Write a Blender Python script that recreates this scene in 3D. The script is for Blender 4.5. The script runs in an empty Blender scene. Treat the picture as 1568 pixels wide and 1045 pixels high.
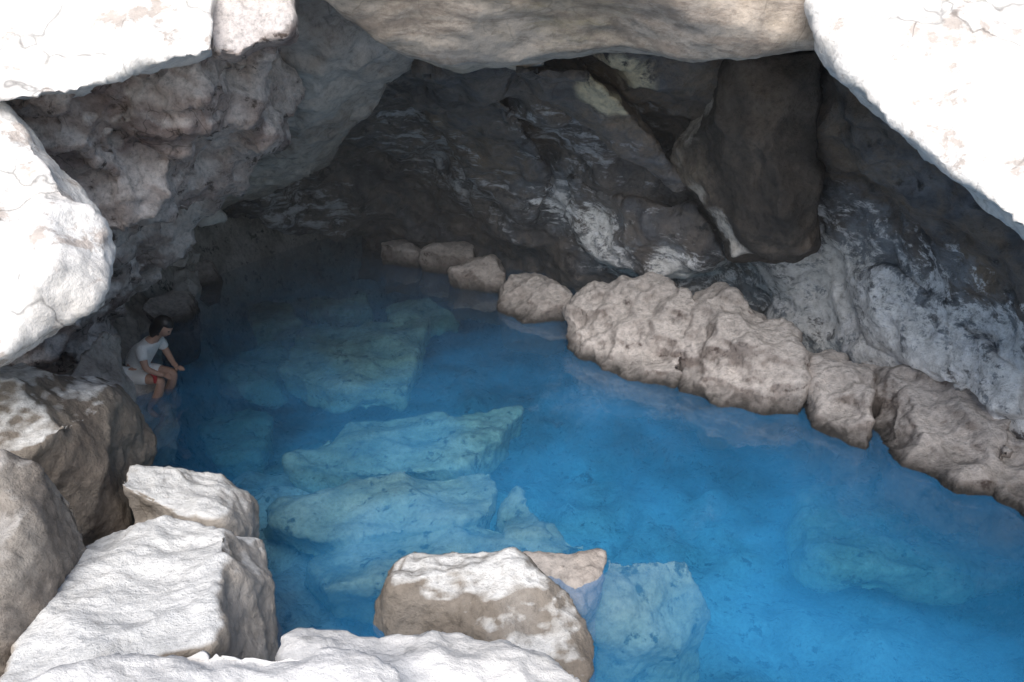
import bpy, bmesh, math, random
from mathutils import Vector, noise, geometry
random.seed(7)
S=bpy.context.scene
# ---------------- camera -----------------
TH=math.radians(20.4); F=1220.0
C=Vector((0,0,3.0))
cam=bpy.data.cameras.new("camera"); co=bpy.data.objects.new("camera",cam); S.collection.objects.link(co)
co.location=C; co.rotation_euler=(math.pi/2-TH,0,0); cam.lens=28; cam.sensor_width=36; cam.clip_start=.05; cam.clip_end=2000
S.camera=co
def ray(u,v):
    a=(u-784)/F; b=(522.5-v)/F
    return Vector((a, math.cos(TH)+b*math.sin(TH), -math.sin(TH)+b*math.cos(TH)))
def P(u,v,t): return C+ray(u,v)*t          # survey point at range t
def W(u,v,z=0.0):                           # survey point at height z
    d=ray(u,v); return C+d*((z-C.z)/d.z)
S.view_settings.view_transform='Standard'; S.view_settings.look='None'; S.view_settings.exposure=0

# ---------------- materials -----------------
def nt(name):
    m=bpy.data.materials.new(name); m.use_nodes=True; n=m.node_tree; n.nodes.clear(); return m,n
def N(n,t,**k):
    x=n.nodes.new(t)
    for a,b in k.items():
        if a in x.inputs: x.inputs[a].default_value=b
        else: setattr(x,a,b)
    return x
def ramp(n,src,stops):
    r=n.nodes.new('ShaderNodeValToRGB'); e=r.color_ramp.elements
    while len(e)<len(stops): e.new(.5)
    for i,(p,c) in enumerate(stops):
        e[i].position=p; e[i].color=(c,c,c,1) if isinstance(c,(int,float)) else (*c,1)
    n.links.new(src,r.inputs[0]); return r
def mix(n,f,a,b,mode='MIX'):
    m=n.nodes.new('ShaderNodeMix'); m.data_type='RGBA'; m.blend_type=mode
    for s,v in ((0,f),(6,a),(7,b)):
        if hasattr(v,'links'): n.links.new(v,m.inputs[s])
        else: m.inputs[s].default_value=v if s==0 else (*v,1)
    return m.outputs[2]
def rock_mat(name,cols,scale=1.0,bump=.5,dust=None,lit_top_r=(.45,.75),crack=.35,rough=.85,zones=None,spec=None,wet_shade=None,grain=.9,sp=.3):
    m,n=nt(name); L=n.links.new
    out=N(n,'ShaderNodeOutputMaterial'); bs=N(n,'ShaderNodeBsdfPrincipled'); L(bs.outputs[0],out.inputs[0])
    bs.inputs['Roughness'].default_value=rough; bs.inputs['Specular IOR Level'].default_value=sp
    geo=N(n,'ShaderNodeNewGeometry'); pos=geo.outputs['Position']
    def noi(sc,det=5,dist=0,vec=pos,rg=.58):
        x=N(n,'ShaderNodeTexNoise'); x.inputs['Scale'].default_value=sc; x.inputs['Detail'].default_value=det
        x.inputs['Roughness'].default_value=rg; x.inputs['Distortion'].default_value=dist; L(vec,x.inputs['Vector']); return x.outputs['Fac']
    a=noi(1.1*scale,5,.8); k=len(cols)
    col=ramp(n,a,[(.3+.4*i/(k-1),c) for i,c in enumerate(cols)]).outputs[0]
    h=noi(4*scale,9,.15,rg=.7)
    b=noi(13*scale,6,0,rg=.75)
    if spec:
        col=mix(n,ramp(n,h,[(.38,1),(.44,0)]).outputs[0],col,spec)
    if crack>0:
        v=N(n,'ShaderNodeTexVoronoi'); v.feature='DISTANCE_TO_EDGE'; v.inputs['Scale'].default_value=1.2*scale
        sc=N(n,'ShaderNodeVectorMath',operation='MULTIPLY_ADD'); 
        wv=N(n,'ShaderNodeTexNoise'); wv.inputs['Scale'].default_value=1.7; wv.inputs['Detail'].default_value=3; L(pos,wv.inputs['Vector'])
        L(wv.outputs['Color'],sc.inputs[0]); sc.inputs[1].default_value=(1.6,1.6,1.6); L(pos,sc.inputs[2]); L(sc.outputs[0],v.inputs['Vector'])
        cr=ramp(n,v.outputs['Distance'],[(0,1-crack),(.02,1)]).outputs[0]
        g=ramp(n,a,[(.45,1),(.55,0)]).outputs[0]
        col=mix(n,g,col,mix(n,1,col,cr,'MULTIPLY'))
    if zones:   # mineral deposits around places on the wall
        for (c,pts,nsc,stretch,rot,lo,hi,amt) in zones:
            acc=None
            for (w,r) in pts:
                vd=N(n,'ShaderNodeVectorMath',operation='DISTANCE'); L(pos,vd.inputs[0]); vd.inputs[1].default_value=w
                mr=N(n,'ShaderNodeMapRange'); mr.inputs[1].default_value=r*.25; mr.inputs[2].default_value=r*1.25; mr.inputs[3].default_value=1; mr.inputs[4].default_value=0; L(vd.outputs['Value'],mr.inputs[0])
                if acc is None: acc=mr.outputs[0]
                else:
                    mx=N(n,'ShaderNodeMath',operation='MAXIMUM'); L(acc,mx.inputs[0]); L(mr.outputs[0],mx.inputs[1]); acc=mx.outputs[0]
            mp=N(n,'ShaderNodeMapping'); mp.inputs['Rotation'].default_value=rot; mp.inputs['Scale'].default_value=[s*nsc for s in stretch]; L(pos,mp.inputs['Vector'])
            s=noi(1,8,.2,mp.outputs[0],.78)
            ma=N(n,'ShaderNodeMath',operation='MULTIPLY_ADD'); L(acc,ma.inputs[0]); ma.inputs[1].default_value=.2; L(s,ma.inputs[2])
            f=ramp(n,ma.outputs[0],[(lo+.14,0),(hi+.14,1)]).outputs[0]
            ml=N(n,'ShaderNodeMath',operation='MULTIPLY'); ml.use_clamp=True; L(f,ml.inputs[0])
            m2=N(n,'ShaderNodeMath',operation='MULTIPLY'); m2.use_clamp=True; L(acc,m2.inputs[0]); m2.inputs[1].default_value=3*amt; 
            m3=N(n,'ShaderNodeMath',operation='MINIMUM'); L(m2.outputs[0],m3.inputs[0]); m3.inputs[1].default_value=amt; L(m3.outputs[0],ml.inputs[1])
            col=mix(n,ml.outputs[0],col,c)
    if dust:  # sunlit white of upward faces, painted into the colour by normal
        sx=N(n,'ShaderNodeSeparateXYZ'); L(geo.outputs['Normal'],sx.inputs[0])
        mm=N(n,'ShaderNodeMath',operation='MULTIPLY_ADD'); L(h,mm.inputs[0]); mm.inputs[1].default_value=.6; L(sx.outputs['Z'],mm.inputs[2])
        f=N(n,'ShaderNodeMapRange'); f.inputs[1].default_value=lit_top_r[0]+.3; f.inputs[2].default_value=lit_top_r[1]+.3; L(mm.outputs[0],f.inputs[0])
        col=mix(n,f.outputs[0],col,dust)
    col=mix(n,grain,col,ramp(n,b,[(.3,.45),(.48,.95),(.7,1.3)]).outputs[0],'MULTIPLY')
    if wet_shade:   # wet band at the water line; dark reflection below put into colour
        sz=N(n,'ShaderNodeSeparateXYZ'); L(pos,sz.inputs[0])
        wz=N(n,'ShaderNodeMath',operation='MULTIPLY_ADD'); L(h,wz.inputs[0]); wz.inputs[1].default_value=-.25; L(sz.outputs['Z'],wz.inputs[2])
        f=N(n,'ShaderNodeMapRange'); f.inputs[1].default_value=-.11; f.inputs[2].default_value=.05; f.inputs[3].default_value=1; f.inputs[4].default_value=0; L(wz.outputs[0],f.inputs[0])
        col=mix(n,f.outputs[0],col,wet_shade)
    L(col,bs.inputs['Base Color'])
    bp=N(n,'ShaderNodeBump'); bp.inputs['Strength'].default_value=bump; bp.inputs['Distance'].default_value=.07; L(h,bp.inputs['Height'])
    bp2=N(n,'ShaderNodeBump'); bp2.inputs['Strength'].default_value=bump; bp2.inputs['Distance'].default_value=.014; L(b,bp2.inputs['Height'])
    L(bp.outputs[0],bp2.inputs['Normal']); L(bp2.outputs[0],bs.inputs['Normal'])
    return m
M_white=rock_mat("sunlit_white_rock",[(.66,.62,.58),(.77,.74,.71),(.8,.78,.76)],bump=.6,crack=.5,grain=.5,spec=(.5,.44,.4))  # overexposed sunlight on the rock, put into a white base colour
M_shelf=rock_mat("overexposed_shelf",[(.74,.71,.67),(.82,.79,.76),(.84,.82,.8)],bump=.6,crack=.3,grain=.25)  # blown-out light on the shelf, painted as pale colour
M_fore=rock_mat("entrance_rock",[(.17,.135,.11),(.26,.22,.18),(.37,.33,.29)],dust=(.84,.82,.79),lit_top_r=(.78,.98),crack=.3,bump=.8,scale=1.3,grain=.6)
M_fore2=rock_mat("lit_top_entrance_rock",[(.34,.285,.23),(.5,.44,.38),(.62,.57,.52)],dust=(.84,.82,.79),lit_top_r=(.58,.9),crack=.3,bump=.8,scale=1.3,grain=.5)  # upward faces carry painted sunlight
M_fore3=rock_mat("brown_entrance_rock",[(.16,.13,.105),(.27,.23,.195),(.38,.34,.3)],dust=(.6,.56,.52),lit_top_r=(.75,1.1),crack=.4,bump=.9,scale=1.3)
M_left=rock_mat("rough_brown_rock",[(.25,.18,.165),(.52,.42,.38),(.76,.68,.64)],scale=1.7,bump=1,crack=.6,dust=(.82,.75,.72),lit_top_r=(-.25,.3),spec=(.14,.105,.09),grain=.9)  # pinkish rim highlights painted on upward faces
M_left2=rock_mat("grey_brown_rock",[(.28,.235,.205),(.44,.385,.345),(.58,.53,.49)],bump=.7)
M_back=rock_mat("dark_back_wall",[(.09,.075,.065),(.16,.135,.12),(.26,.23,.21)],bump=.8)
M_ceil=rock_mat("ceiling_rock",[(.4,.32,.24),(.58,.49,.41),(.5,.43,.38)],bump=.4,crack=.3,grain=.7,
   zones=[((.5,.4,.24),[(P(880,45,4.9),.5)],3,(1,2,2),(0,0,0),.5,.7,.6),((.27,.21,.17),[(P(1000,20,4.6),1.5),(P(600,30,4.9),.8)],1.5,(1,4,4),(0,.2,.2),.48,.6,.7)])
M_bank=rock_mat("bank_rock",[(.2,.16,.14),(.38,.325,.295),(.53,.475,.44)],bump=1,dust=(.78,.71,.67),lit_top_r=(.35,1.0),scale=1.4,crack=.4,spec=(.11,.08,.07),wet_shade=(.045,.04,.036))
wh=[(P(880,300,9.3),.7),(P(960,370,9.2),.8),(P(1060,400,8.8),.8),(P(1180,440,8.2),.8),(P(1290,430,7.6),.9),(P(1330,520,7.4),.8),(P(1400,480,6.8),1.0),(P(1480,520,6.4),1.0),(P(1560,560,6),.9),(P(1300,330,7.2),.6)]
wh2=[(P(1240,480,7.8),.5),(P(1300,430,7.5),.6),(P(1370,510,7.0),.6),(P(1440,560,6.6),.6),(P(1560,600,5.9),.5),(P(930,350,9.2),.5),(P(1040,400,8.7),.4)]
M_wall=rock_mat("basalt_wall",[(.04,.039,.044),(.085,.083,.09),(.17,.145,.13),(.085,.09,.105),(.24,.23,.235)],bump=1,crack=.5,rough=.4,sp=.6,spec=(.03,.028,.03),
   zones=[((.25,.18,.12),[(P(740,190,8.8),.9),(P(950,130,6.8),.8),(P(1100,120,6.3),.6),(P(1350,230,6),.9),(P(1480,400,5.8),.6)],2.2,(1,1,1),(0,0,0),.42,.6,.75),
          ((.27,.3,.34),wh,2.0,(1,1,1),(.5,.3,.2),.42,.58,.85),
          ((.85,.85,.87),wh,2.2,(1,3.2,3.2),(0,-.6,.35),.49,.56,1.0),
          ((.88,.87,.86),wh2,3.5,(1,2.6,2.6),(0,-.6,.35),.43,.5,.9),
          ((.6,.61,.65),[(P(700,230,9.8),1.8),(P(900,200,7.8),1.3),(P(430,320,10.8),1.0),(P(500,335,11),.9)],1.2,(1.2,6,6),(0,-.7,.35),.53,.61,.8),
          ((.66,.57,.4),[(P(945,140,6.25),.3)],4,(1,1,1),(0,0,0),.32,.42,1.0)])
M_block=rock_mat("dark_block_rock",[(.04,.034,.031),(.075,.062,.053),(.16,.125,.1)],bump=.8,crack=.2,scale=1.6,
   zones=[((.6,.55,.5),[(P(1090,150,6.6),.14),(P(1060,190,6.9),.18),(P(1030,235,7.2),.18),(P(1075,290,7.1),.14),(P(1100,350,7),.18),(P(1120,395,7),.18)],4,(1,1,1),(0,0,0),.36,.5,.9),
          ((.2,.16,.12),[(P(1060,260,7.1),.4)],4,(1,1,1),(0,0,0),.4,.6,.7)])
M_sub=rock_mat("submerged_rock",[(.16,.2,.15),(.31,.35,.27),(.4,.43,.35)],bump=.5,crack=.3,scale=1.5,spec=(.07,.1,.085))
M_ground=rock_mat("ground_rock",[(.25,.24,.22),(.52,.5,.47),(.7,.68,.64)],bump=.6,scale=1.6,spec=(.12,.13,.12))

# ---------------- mesh helpers -----------------
TEX={}
def tex(kind,size):
    k=(kind,size)
    if k not in TEX:
        t=bpy.data.textures.new(f"{kind}_{size}",type=kind)
        if kind=='CLOUDS': t.noise_scale=size; t.noise_depth=4
        elif kind=='VORONOI': t.noise_scale=size; t.distance_metric='DISTANCE'
        TEX[k]=t
    return TEX[k]
def finish(name,verts,faces,mat,voxel,disp,smooth=3):
    c=sum(verts,Vector())/len(verts)
    me=bpy.data.meshes.new(name); me.from_pydata([v-c for v in verts],[],faces)
    me.materials.append(mat)
    ob=bpy.data.objects.new(name,me); ob.location=c; S.collection.objects.link(ob)
    bm=bmesh.new(); bm.from_mesh(me); bmesh.ops.recalc_face_normals(bm,faces=bm.faces); bm.to_mesh(me); bm.free()
    r=ob.modifiers.new("remesh",'REMESH'); r.mode='VOXEL'; r.voxel_size=voxel; r.use_smooth_shade=True
    if smooth:
        s=ob.modifiers.new("smooth",'SMOOTH'); s.factor=.5; s.iterations=smooth
    for (k,size,st) in disp:
        d=ob.modifiers.new("disp",'DISPLACE'); d.texture=tex(k,size); d.strength=st; d.mid_level=.5; d.texture_coords='GLOBAL'
    return ob
D_SM=[('VORONOI',.5,.13),('VORONOI',.22,.05),('CLOUDS',.2,.05),('CLOUDS',.05,.02)]
D_MD=[('VORONOI',.6,.2),('CLOUDS',.5,.12),('VORONOI',.2,.06),('CLOUDS',.08,.035)]
D_BG=[('VORONOI',1.1,.45),('CLOUDS',.9,.3),('VORONOI',.35,.18),('CLOUDS',.12,.07)]
D_BK=[('CLOUDS',.5,.22),('VORONOI',.28,.14),('CLOUDS',.07,.04)]
def inside(p,poly):
    r=False; j=len(poly)-1
    for i in range(len(poly)):
        a,b=poly[i],poly[j]
        if (a[1]>p[1])!=(b[1]>p[1]) and p[0]<(b[0]-a[0])*(p[1]-a[1])/(b[1]-a[1])+a[0]: r=not r
        j=i
    return r
def slab_geo(outline,inner,thick):
    n=len(outline)
    inner=[p for p in inner if inside(p,outline)]
    pts=list(outline)+list(inner)
    v2=[Vector((p[0],p[1])) for p in pts]
    r=geometry.delaunay_2d_cdt(v2,[(i,(i+1)%n) for i in range(n)],[],0,1e-5,True)
    ov,of,ids=r[0],r[2],r[3]
    T=[pts[i[0]][2] if i else 6 for i in ids]
    A=[P(v.x,v.y,t) for v,t in zip(ov,T)]; B=[P(v.x,v.y,t+thick) for v,t in zip(ov,T)]
    k=len(A); fs=[]
    for f in of:
        c=sum((ov[i] for i in f),Vector((0,0)))/3
        if inside(c,outline): fs.append(tuple(f))
    faces=list(fs)+[tuple(i+k for i in reversed(f)) for f in fs]
    cnt={}
    for f in fs:
        for i in range(3):
            a,b=f[i],f[(i+1)%3]; cnt.setdefault(frozenset((a,b)),[]).append((a,b))
    for e in cnt.values():
        if len(e)==1: a,b=e[0]; faces.append((b,a,a+k,b+k))
    return A+B,faces
def slab(name,outline,inner=(),thick=.8,mat=None,voxel=.04,disp=D_MD,smooth=2):
    v,f=slab_geo(outline,inner,thick); return finish(name,v,f,mat,voxel,disp,smooth)
def hull_geo(pts):
    bm=bmesh.new()
    for p in pts: bm.verts.new(p)
    g=bmesh.ops.convex_hull(bm,input=bm.verts)
    bmesh.ops.delete(bm,geom=[e for e in set(g['geom_interior']+g['geom_unused']) if isinstance(e,bmesh.types.BMVert)],context='VERTS')
    bm.verts.index_update(); v=[x.co.copy() for x in bm.verts]; f=[tuple(q.index for q in x.verts) for x in bm.faces]; bm.free(); return v,f
def rock(name,pts,mat,base=None,back=.4,voxel=.02,disp=D_SM,smooth=2,shrink=.95):
    q=list(pts); c=sum(q,Vector())/len(q)
    for p in pts:
        if back: q.append(c+(p-c)*.85+Vector((0,back,-.12)))
        if base is not None: q.append(Vector((c.x+(p.x-c.x)*shrink,c.y+(p.y-c.y)*shrink+.05,base)))
    v,f=hull_geo(q); return finish(name,v,f,mat,voxel,disp,smooth)
def RP(l): return [P(*p) for p in l]

# ---------------- cave shell -----------------
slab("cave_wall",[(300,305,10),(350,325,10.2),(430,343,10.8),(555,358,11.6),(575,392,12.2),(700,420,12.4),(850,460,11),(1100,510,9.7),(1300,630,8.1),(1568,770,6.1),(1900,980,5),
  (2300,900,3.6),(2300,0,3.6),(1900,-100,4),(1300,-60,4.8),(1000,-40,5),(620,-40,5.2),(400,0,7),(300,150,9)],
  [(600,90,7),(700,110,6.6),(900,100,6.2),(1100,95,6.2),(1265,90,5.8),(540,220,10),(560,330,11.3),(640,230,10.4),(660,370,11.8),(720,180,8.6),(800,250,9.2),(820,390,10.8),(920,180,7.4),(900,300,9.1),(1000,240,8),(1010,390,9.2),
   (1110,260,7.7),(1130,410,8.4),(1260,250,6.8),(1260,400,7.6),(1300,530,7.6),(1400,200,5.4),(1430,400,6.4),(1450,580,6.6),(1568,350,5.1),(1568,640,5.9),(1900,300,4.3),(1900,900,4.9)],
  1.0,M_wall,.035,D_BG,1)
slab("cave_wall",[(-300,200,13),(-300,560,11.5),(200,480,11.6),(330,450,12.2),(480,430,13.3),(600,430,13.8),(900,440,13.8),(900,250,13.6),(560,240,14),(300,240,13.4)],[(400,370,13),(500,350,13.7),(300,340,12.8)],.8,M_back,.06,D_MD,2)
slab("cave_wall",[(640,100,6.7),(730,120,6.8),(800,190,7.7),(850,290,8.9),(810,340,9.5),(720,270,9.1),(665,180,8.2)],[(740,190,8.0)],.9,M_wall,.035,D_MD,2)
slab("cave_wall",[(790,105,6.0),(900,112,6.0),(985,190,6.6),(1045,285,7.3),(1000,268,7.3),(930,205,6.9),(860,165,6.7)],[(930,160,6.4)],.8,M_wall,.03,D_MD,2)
slab("cave_wall",[(880,270,8.6),(960,310,8.4),(1060,310,7.9),(1115,400,8.0),(1000,425,8.8),(920,400,9.1),(860,330,9.2)],[(1000,360,8.2)],.9,M_wall,.03,D_MD,2)
slab("cave_wall",[(1290,420,7.2),(1360,400,6.7),(1450,470,6.3),(1560,570,5.8),(1568,640,5.7),(1440,590,6.4),(1340,520,7.0)],[(1430,520,6.3)],.9,M_wall,.03,D_MD,2)
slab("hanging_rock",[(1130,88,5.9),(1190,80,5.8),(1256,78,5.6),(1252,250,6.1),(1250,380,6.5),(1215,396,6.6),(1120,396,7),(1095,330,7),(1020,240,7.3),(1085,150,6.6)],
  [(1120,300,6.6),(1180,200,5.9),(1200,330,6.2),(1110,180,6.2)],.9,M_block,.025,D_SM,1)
slab("cave_ceiling",[(445,-60,4.4),(505,5,4.8),(560,45,5),(620,82,5.2),(700,104,5.3),(780,107,5.3),(850,90,5.2),(930,78,5.1),(1010,83,5),(1120,85,4.9),(1262,74,4.7),(1400,74,4.6),(1400,-350,3.9),(445,-350,4)],
  [(800,0,4.7),(1000,-80,4.3),(1100,20,4.6)],.9,M_ceil,.035,[('CLOUDS',.9,.2),('VORONOI',.7,.12),('CLOUDS',.12,.03)],3)
slab("cave_wall",[(420,-80,5),(540,-60,5.2),(628,82,6.6),(570,150,7.4),(525,215,8.2),(505,245,8.8),(400,300,9.4),(300,318,9.4),(200,320,8.8),(200,60,6.2),(400,0,5.4)],
  [(480,180,6.9),(440,240,7.8),(500,90,6)],1.0,M_left2,.04,D_MD,2)
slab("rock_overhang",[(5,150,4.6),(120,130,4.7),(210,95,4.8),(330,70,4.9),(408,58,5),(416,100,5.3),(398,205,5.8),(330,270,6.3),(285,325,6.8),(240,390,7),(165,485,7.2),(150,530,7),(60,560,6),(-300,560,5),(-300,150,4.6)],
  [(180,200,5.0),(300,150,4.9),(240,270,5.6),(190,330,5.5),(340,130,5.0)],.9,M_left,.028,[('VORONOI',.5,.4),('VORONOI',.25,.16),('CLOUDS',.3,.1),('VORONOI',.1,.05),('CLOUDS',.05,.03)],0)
slab("entrance_rock",[(-500,-350,5.6),(330,-350,5.4),(328,80,4.35),(280,92,4.3),(210,98,4.3),(120,142,4.25),(60,150,4.2),(12,152,4.2),(-500,160,4)],[(100,40,4.4)],.5,M_white,.03,D_SM,2)
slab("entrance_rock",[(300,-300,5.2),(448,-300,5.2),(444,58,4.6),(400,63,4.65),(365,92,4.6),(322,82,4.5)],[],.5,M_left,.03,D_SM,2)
slab("entrance_rock",[(-500,140,4.4),(0,150,4.35),(40,200,4.3),(95,285,4.1),(160,342,4.1),(164,420,4),(148,465,3.9),(80,510,3.8),(0,550,3.6),(-500,620,3.2)],[(80,400,3.75)],.5,M_white,.025,D_SM,1)
slab("entrance_rock",[(1235,-350,5.4),(1240,0,4.4),(1266,76,4.3),(1310,130,4.15),(1360,182,4.0),(1440,246,3.85),(1500,300,3.75),(1568,357,3.65),(1750,480,3.4),(2300,700,2.9),(2300,-350,4.6)],[(1400,60,4.15),(1568,200,3.8),(1330,60,4.2)],.9,M_white,.03,D_SM,5)
slab("cave_wall",[(120,250,10),(240,300,11.5),(262,340,11.6),(275,420,11.2),(270,455,10.6),(262,505,9.4),(235,580,8.2),(185,700,6.6),(100,780,5.8),(-300,780,4.6),(-300,300,5.5)],[(200,450,8.8),(150,560,7.6)],.8,M_left2,.04,D_MD,2)

# ---------------- right bank boulders -----------------
def bank(pts_top,pts_w,**k):
    q=RP(pts_top)+[W(u,v,0) for u,v in pts_w]
    k.setdefault('disp',D_BK)
    return rock("boulder",q,M_bank,base=-.45,back=.6,smooth=8,shrink=.8,**k)
D_FB=[('VORONOI',.28,.12),('CLOUDS',.07,.04)]
bank([(580,372,11.5),(632,372,11.5),(642,388,11.4)],[(588,402),(640,410)],disp=D_FB)
bank([(640,384,11.1),(690,372,11.2),(727,378,11.1),(726,400,10.9)],[(645,414),(700,420),(722,417)],disp=D_FB)
bank([(690,415,10.4),(722,396,10.5),(758,396,10.5),(774,420,10.3)],[(690,438),(740,448),(772,452)],disp=D_FB)
bank([(763,445,9.8),(780,420,9.8),(835,424,9.6),(880,450,9.2)],[(765,478),(800,496),(835,495),(868,492)],disp=D_FB)
bank([(866,485,8.5),(895,445,8.6),(960,424,8.5),(1040,430,8.2),(1080,470,7.8),(880,500,8.3),(960,450,8.2)],[(885,545),(935,575),(1000,590),(1032,595)])
bank([(1042,540,7.6),(1060,462,7.9),(1110,440,7.9),(1160,475,7.6),(1225,512,7.3),(1230,570,6.9),(1100,500,7.4)],[(1050,595),(1085,618),(1150,633),(1226,638)])
bank([(1242,550,7.2),(1290,550,7.1),(1338,565,6.9),(1252,600,6.85),(1332,610,6.5)],[(1252,660),(1290,682),(1332,694)])
bank([(1356,575,6.9),(1420,552,6.7),(1480,590,6.4),(1550,625,6.1),(1366,620,6.5),(1550,690,5.8)],[(1360,700),(1420,712),(1450,745),(1540,766)])
bank([(1520,640,6.1),(1600,690,5.8),(1800,800,5.2),(1600,740,5.6)],[(1525,768),(1620,815),(1800,900)])

# ---------------- left bank -----------------
rock("boulder",RP([(98,590,5.6),(120,540,5.8),(152,502,6),(165,560,6),(185,640,6),(165,685,6),(110,640,5.6)]),M_left2,base=-.3,back=.3)
rock("boulder",RP([(215,470,9),(230,455,9.2),(285,448,9.5),(290,480,9.2),(235,488,8.9)]),M_bank,base=-.5,back=.4)
rock("boulder",[W(160,580,.16),W(236,578,.12),W(256,600,-.02),W(200,612,.0),W(165,600,.12)],M_left2,base=-.8,back=.3)
rock("boulder",RP([(250,382,10.2),(268,372,10.2),(286,388,10.1),(282,410,10),(258,408,10)]),M_white,back=.5,disp=D_FB)  # sunlit patch on far rocks, painted by the white material
rock("boulder",RP([(262,418,10.2),(284,410,10.2),(290,440,10),(268,450,10)]),M_white,base=-.2,back=.4,disp=D_FB)
rock("boulder",RP([(290,405,10.6),(322,400,10.7),(333,430,10.6),(300,445,10.5)]),M_bank,base=-.3,back=.2,disp=D_FB)
rock("boulder",RP([(290,322,9.3),(325,316,9.3),(338,330,9.3),(305,345,9.3)]),M_white,back=.3,disp=D_FB)  # bright speck of sunlight, put into the rock's white colour

# ---------------- foreground rocks -----------------
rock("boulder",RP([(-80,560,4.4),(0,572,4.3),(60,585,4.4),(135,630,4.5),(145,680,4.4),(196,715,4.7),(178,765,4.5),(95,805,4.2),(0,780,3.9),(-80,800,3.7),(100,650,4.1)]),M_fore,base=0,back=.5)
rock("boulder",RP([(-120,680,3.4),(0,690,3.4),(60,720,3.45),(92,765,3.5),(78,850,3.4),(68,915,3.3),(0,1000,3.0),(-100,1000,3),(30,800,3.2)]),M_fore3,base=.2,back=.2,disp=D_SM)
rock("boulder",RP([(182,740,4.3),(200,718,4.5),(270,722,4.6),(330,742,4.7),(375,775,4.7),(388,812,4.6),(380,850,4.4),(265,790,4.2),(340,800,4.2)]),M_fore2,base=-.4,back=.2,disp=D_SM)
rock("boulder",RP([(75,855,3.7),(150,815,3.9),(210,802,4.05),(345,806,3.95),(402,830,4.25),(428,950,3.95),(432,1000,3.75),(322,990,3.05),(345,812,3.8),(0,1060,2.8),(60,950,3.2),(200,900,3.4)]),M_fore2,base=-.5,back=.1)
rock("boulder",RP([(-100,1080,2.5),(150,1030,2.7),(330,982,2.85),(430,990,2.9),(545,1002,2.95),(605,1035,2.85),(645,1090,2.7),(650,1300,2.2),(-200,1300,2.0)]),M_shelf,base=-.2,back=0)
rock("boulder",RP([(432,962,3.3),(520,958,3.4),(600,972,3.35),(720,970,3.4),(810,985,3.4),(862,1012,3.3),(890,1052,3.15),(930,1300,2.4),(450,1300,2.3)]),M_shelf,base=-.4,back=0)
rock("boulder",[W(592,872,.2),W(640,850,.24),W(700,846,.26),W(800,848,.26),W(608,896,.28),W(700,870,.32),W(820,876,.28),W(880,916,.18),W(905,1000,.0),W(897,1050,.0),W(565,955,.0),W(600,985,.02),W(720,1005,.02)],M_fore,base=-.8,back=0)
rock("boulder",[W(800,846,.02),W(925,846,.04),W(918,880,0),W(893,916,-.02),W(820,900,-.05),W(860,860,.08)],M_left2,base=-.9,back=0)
rock("submerged_boulder",[W(930,850,-.1),W(1050,856,-.25),W(1082,925,-.5),W(1040,985,-.6),W(960,992,-.55),W(910,935,-.25)],M_sub,base=-1.4,back=0,smooth=6)
def sub(pts,z,th=.35,**k):
    q=[W(a[0],a[1],z+random.uniform(-.08,.08)) for a in pts]
    q+= [p+Vector((random.uniform(-.1,.1),.1,-th)) for p in q]
    v,f=hull_geo(q); return finish("submerged_boulder",v,f,M_sub,.03,[('VORONOI',.5,.18),('CLOUDS',.35,.14),('CLOUDS',.08,.04)],2)
sub([(395,778),(450,757),(550,736),(755,720),(757,788),(610,812),(480,830)],-.45)
sub([(470,850),(620,806),(830,796),(900,832),(800,860),(570,905),(490,900)],-.55)
sub([(757,785),(795,745),(848,820),(780,830)],-.45)
sub([(430,705),(560,640),(805,625),(760,672),(700,718),(560,728)],-.65)
sub([(425,567),(470,502),(655,488),(625,592),(500,594)],-.5)
sub([(340,560),(400,520),(440,510),(420,580),(360,590)],-.7)
sub([(300,650),(380,620),(420,640),(400,700),(330,700)],-1.1)
sub([(475,458),(560,450),(572,470),(520,482)],-.4)
sub([(585,466),(660,460),(700,480),(600,492)],-.4)
sub([(380,470),(440,462),(460,490),(390,500)],-.4)
sub([(1225,745),(1400,735),(1530,760),(1560,860),(1480,880),(1270,865),(1235,830)],-1.2)

# ---------------- ground (one sheet incl. pool floor) -----------------
def sst(a,b,x):
    x=max(0,min(1,(x-a)/(b-a))); return x*x*(3-2*x)
def ground_h(x,y):
    e=math.sqrt(((x-.7)/5.4)**2+((y-8.2)/7.6)**2)
    n=noise.fractal(Vector((x*.7,y*.7,0)),1,2,4)
    n2=noise.fractal(Vector((x*2.5,y*2.5,4)),1,2,4)
    k=sst(.78,1.05,e)
    fl=-2.1+1.5*sst(5.0,3.3,y)*sst(0,1.5,x)+1.1*sst(.6,-1.8,x)*sst(10,6,y)+.2*n+.2*n2*(1 if e<1 else 0)
    top=1.25+.15*n*min(1,20/(1+abs(x)+abs(y)))+ (0.6*noise.noise(Vector((x*.03,y*.03,3))) if abs(x)+abs(y)>25 else 0)
    return fl*(1-k)+top*k
ax=[math.sinh(i/130*5.2)*300/math.sinh(5.2) for i in range(-130,131)]
gv=[];gf=[];n=len(ax)
for y in ax:
    for x in ax: gv.append((x+.5,y+5,ground_h(x+.5,y+5)))
for j in range(n-1):
    for i in range(n-1): gf.append((j*n+i,j*n+i+1,(j+1)*n+i+1,(j+1)*n+i))
me=bpy.data.meshes.new("ground"); me.from_pydata(gv,[],gf); me.materials.append(M_ground)
for p in me.polygons: p.use_smooth=True
g=bpy.data.objects.new("ground",me); S.collection.objects.link(g)
hv=[];hf=[];nx=161;ny=100
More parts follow.
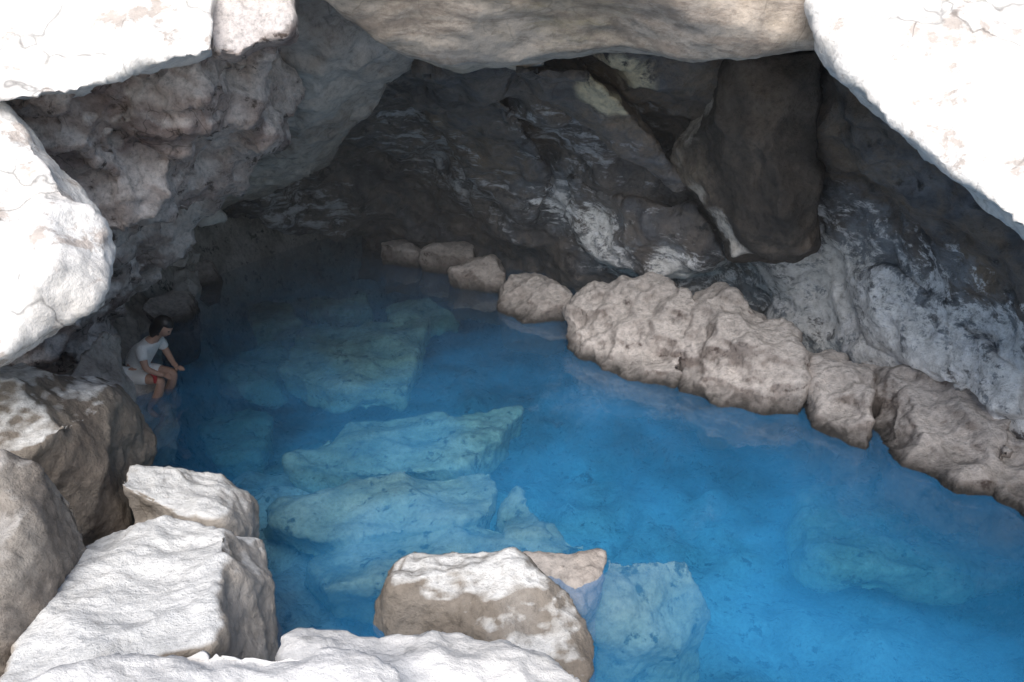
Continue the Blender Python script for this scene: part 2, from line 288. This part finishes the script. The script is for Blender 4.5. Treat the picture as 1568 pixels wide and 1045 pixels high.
for j in range(ny):
    for i in range(nx):
        x=-40+i*.5; y=4.8+j*.5
        z=3.8+.5*noise.fractal(Vector((x*.3,y*.3,5)),1,2,4)+2.5*sst(5,25,y)
        r=max(abs(x)/40, (y-4.4)/50); z=z*(1-sst(.7,1,r))+1.0*sst(.7,1,r)
        if j==0 and abs(x)>5: z=.8
        hv.append((x,y,z))
for j in range(ny-1):
    for i in range(nx-1):
        hf.append((j*nx+i,j*nx+i+1,(j+1)*nx+i+1,(j+1)*nx+i))
me=bpy.data.meshes.new("hill"); me.from_pydata(hv,[],hf); me.materials.append(M_ground)
for p in me.polygons: p.use_smooth=True
h=bpy.data.objects.new("hill",me); S.collection.objects.link(h)

# ---------------- water -----------------
m,nn=nt("hot_spring_water"); L=nn.links.new
out=N(nn,'ShaderNodeOutputMaterial')
geo=N(nn,'ShaderNodeNewGeometry')
tr=N(nn,'ShaderNodeBsdfTransparent'); gl=N(nn,'ShaderNodeBsdfGlossy'); gl.inputs['Roughness'].default_value=.015
df=N(nn,'ShaderNodeBsdfDiffuse'); df.inputs['Color'].default_value=(.045,.34,.74,1)
no=N(nn,'ShaderNodeTexNoise'); no.inputs['Scale'].default_value=.9; no.inputs['Detail'].default_value=6; no.inputs['Distortion'].default_value=.6; L(geo.outputs['Position'],no.inputs['Vector'])
dd=N(nn,'ShaderNodeVectorMath',operation='DISTANCE'); L(geo.outputs['Position'],dd.inputs[0]); dd.inputs[1].default_value=(2.2,4.0,0)
dr=N(nn,'ShaderNodeMapRange'); dr.inputs[1].default_value=1.0; dr.inputs[2].default_value=4.2; dr.inputs[3].default_value=.1; dr.inputs[4].default_value=0; L(dd.outputs['Value'],dr.inputs[0])
rf=ramp(nn,no.outputs['Fac'],[(.35,.14),(.65,.36)])
sm=N(nn,'ShaderNodeMath',operation='ADD'); L(rf.outputs[0],sm.inputs[0]); L(dr.outputs[0],sm.inputs[1])
m1=N(nn,'ShaderNodeMixShader'); L(sm.outputs[0],m1.inputs[0]); L(tr.outputs[0],m1.inputs[1]); L(df.outputs[0],m1.inputs[2])
fr=N(nn,'ShaderNodeFresnel'); fr.inputs['IOR'].default_value=1.65
bn=N(nn,'ShaderNodeTexNoise'); bn.inputs['Scale'].default_value=3; bn.inputs['Detail'].default_value=2; L(geo.outputs['Position'],bn.inputs['Vector'])
bp=N(nn,'ShaderNodeBump'); bp.inputs['Strength'].default_value=.03; bp.inputs['Distance'].default_value=.03; L(bn.outputs['Fac'],bp.inputs['Height'])
L(bp.outputs[0],fr.inputs['Normal']); L(bp.outputs[0],gl.inputs['Normal'])
bk=N(nn,'ShaderNodeMath',operation='MULTIPLY'); inv=N(nn,'ShaderNodeMath',operation='SUBTRACT'); inv.inputs[0].default_value=1; L(geo.outputs['Backfacing'],inv.inputs[1])
L(fr.outputs[0],bk.inputs[0]); L(inv.outputs[0],bk.inputs[1])
m2=N(nn,'ShaderNodeMixShader'); L(bk.outputs[0],m2.inputs[0]); L(m1.outputs[0],m2.inputs[1]); L(gl.outputs[0],m2.inputs[2])
L(m2.outputs[0],out.inputs[0])
va=N(nn,'ShaderNodeVolumeAbsorption'); va.inputs['Color'].default_value=(.28,.82,.98,1); va.inputs['Density'].default_value=.5; L(va.outputs[0],out.inputs['Volume'])
def box(name,x0,x1,y0,y1,z0,z1,mat):
    bm=bmesh.new()
    vs=[bm.verts.new(p) for p in [(x0,y0,z1),(x1,y0,z1),(x1,y1,z1),(x0,y1,z1),(x0,y0,z0),(x1,y0,z0),(x1,y1,z0),(x0,y1,z0)]]
    for f in [(0,1,2,3),(7,6,5,4),(0,4,5,1),(1,5,6,2),(2,6,7,3),(3,7,4,0)]: bm.faces.new([vs[i] for i in f])
    me=bpy.data.meshes.new(name); bm.to_mesh(me); me.materials.append(mat)
    w=bpy.data.objects.new(name,me); S.collection.objects.link(w)
box("water",-9,10,1.0,17,-3.4,0,m)
# warm steam hanging in the cave
ms,ns=nt("steam"); o=N(ns,'ShaderNodeOutputMaterial'); vs_=N(ns,'ShaderNodeVolumeScatter'); vs_.inputs['Color'].default_value=(.97,.98,1,1); vs_.inputs['Density'].default_value=.009; vs_.inputs['Anisotropy'].default_value=0
ns.links.new(vs_.outputs[0],o.inputs['Volume'])
box("steam",-6.5,7,4.2,16,.012,3.9,ms)

# ---------------- person -----------------
def plain(name,c,r=.7):
    m,n=nt(name); o=N(n,'ShaderNodeOutputMaterial'); b=N(n,'ShaderNodeBsdfPrincipled'); n.links.new(b.outputs[0],o.inputs[0]); b.inputs['Roughness'].default_value=r
    x=N(n,'ShaderNodeTexNoise'); x.inputs['Scale'].default_value=30; rr=ramp(n,x.outputs['Fac'],[(.3,tuple(q*.8 for q in c)),(.7,c)]); n.links.new(rr.outputs[0],b.inputs['Base Color']); return m
Mskin=plain("skin",(.5,.3,.22),.5); Mshirt=plain("white_cotton",(.84,.83,.81)); Mhair=plain("black_hair",(.012,.01,.01),.4); Mred=plain("red_cloth",(.45,.04,.04))
person=bpy.data.objects.new("person",None); S.collection.objects.link(person)
person.location=W(203,582,.1); person.rotation_euler=(0,math.radians(16),math.radians(-10)); person.scale=(.84,.84,.84)
def skin(name,vs,es,mat,root=0,sub=2):
    me=bpy.data.meshes.new(name); me.from_pydata([v[0] for v in vs],es,[]); me.materials.append(mat)
    ob=bpy.data.objects.new(name,me); S.collection.objects.link(ob); ob.parent=person
    sk=ob.modifiers.new("skin",'SKIN'); sk.use_smooth_shade=True
    for i,v in enumerate(vs):
        r=v[1]; me.skin_vertices[0].data[i].radius=(r,r) if not isinstance(r,tuple) else r
    me.skin_vertices[0].data[root].use_root=True
    s=ob.modifiers.new("sub",'SUBSURF'); s.levels=sub; s.render_levels=sub
    return ob
bv=[((0,0,.1),.11),((.05,0,.3),.1),((.13,0,.47),.11),((.2,0,.58),.05),((.235,0,.64),.045),((.26,0,.7),.06)]; be=[(0,1),(1,2),(2,3),(3,4),(4,5)]
for s in (-1,1):
    k=len(bv); bv+=[((.15,s*.17,.5),.05),((.26,s*.21,.32),.038),((.38,s*.14,.27),.027),((.43,s*.12,.268),.03)]; be+=[(2,k),(k,k+1),(k+1,k+2),(k+2,k+3)]
    k=len(bv); bv+=[((.04,s*.09,.09),.08),((.22,s*.11,.15),.07),((.4,s*.12,.19),.055),((.38,s*.12,.0),.052),((.3,s*.12,-.18),.033),((.32,s*.12,-.23),.035),((.42,s*.13,-.26),.025)]; be+=[(0,k)]+[(k+i,k+i+1) for i in range(6)]
skin("body",bv,be,Mskin)
for s in (-1,1):
    for i in range(4):
        y=s*(.095+.018*i); l=(.06,.075,.08,.068)[i]
        skin("finger",[((.43,y,.27),.009),((.43+l*.6,y,.268),.0085),((.43+l,y,.25),.007)],[(0,1),(1,2)],Mskin,sub=1)
    skin("thumb",[((.41,s*.1,.27),.011),((.44,s*.075,.265),.01),((.465,s*.07,.255),.008)],[(0,1),(1,2)],Mskin,sub=1)
sv=[((-.01,0,.12),.135),((.05,0,.3),.13),((.13,0,.46),.135),((.175,0,.55),.08)]; se=[(0,1),(1,2),(2,3)]
for s in (-1,1):
    k=len(sv); sv+=[((.15,s*.16,.5),.07),((.22,s*.2,.39),.058)]; se+=[(2,k),(k,k+1)]
skin("shirt",sv,se,Mshirt)
pv=[((0,0,.1),.13)];pe=[]
for s in (-1,1):
    k=len(pv); pv+=[((.05,s*.09,.1),.095),((.28,s*.115,.17),.078)]; pe+=[(0,k),(k,k+1)]
skin("shorts",pv,pe,Mshirt)
skin("towel",[((.3,-.2,.3),.02),((.34,-.15,.24),.025),((.36,-.17,.16),.02)],[(0,1),(1,2)],Mred)
def ball(name,loc,sc,mat,fn=None,rot=(0,0,0)):
    bm=bmesh.new(); bmesh.ops.create_uvsphere(bm,u_segments=24,v_segments=18,radius=1)
    for v in bm.verts:
        if fn: v.co=fn(v.co)
        v.co=Vector((v.co.x*sc[0],v.co.y*sc[1],v.co.z*sc[2]))
    me=bpy.data.meshes.new(name); bm.to_mesh(me); bm.free(); me.materials.append(mat)
    for p in me.polygons: p.use_smooth=True
    o=bpy.data.objects.new(name,me); S.collection.objects.link(o); o.parent=person; o.location=loc; o.rotation_euler=rot
def headf(c):
    x,y,z=c
    if z<0: y*=1+z*.35; x*=1+(z*.15 if x<0 else .03)
    if x>.85 and abs(y)<.2 and -.25<z<.15: x+=.22*(1-abs(y)/.2)*(.2-z)
    if x>.7 and .05<z<.3 and .2<abs(y)<.5: x-=.06
    return Vector((x,y,z))
hr=(0,math.radians(25),0)
ball("head",(.28,0,.75),(.095,.075,.115),Mskin,headf,hr)
def hairf(c):
    x,y,z=c
    r=1.12+.05*noise.noise(Vector((x*4,y*4,z*4)))
    if x>.35 and z<.45: r=.8
    if x<.1 and z<-.3: return Vector((x*1.15-.1,y*1.1,z*1.7))
    return Vector((x*r-.06,y*r,z*r+.04))
ball("hair",(.275,0,.755),(.1,.08,.115),Mhair,hairf,hr)
for s in (-1,1):
    ball("ear",(.27,s*.077,.745),(.02,.01,.03),Mskin); ball("eye",(.362,s*.03,.735),(.009,.012,.007),Mhair)
ball("mouth",(.345,0,.685),(.01,.024,.006),Mred)

# ---------------- light -----------------
el=math.radians(43); az=math.radians(186)
sd=Vector((math.cos(el)*math.sin(az),math.cos(el)*math.cos(az),math.sin(el)))
sl=bpy.data.lights.new("sun",'SUN'); sl.energy=5; sl.angle=math.radians(50); sl.color=(1,.97,.93)
so=bpy.data.objects.new("sun",sl); so.rotation_euler=sd.to_track_quat('Z','Y').to_euler(); S.collection.objects.link(so)
wd=bpy.data.worlds.new("World"); S.world=wd; wd.use_nodes=True; t=wd.node_tree
sk=t.nodes.new('ShaderNodeTexSky'); sk.sky_type='NISHITA'; sk.sun_disc=False; sk.sun_elevation=el; sk.sun_rotation=az
t.links.new(sk.outputs[0],t.nodes['Background'].inputs[0]); t.nodes['Background'].inputs[1].default_value=.15
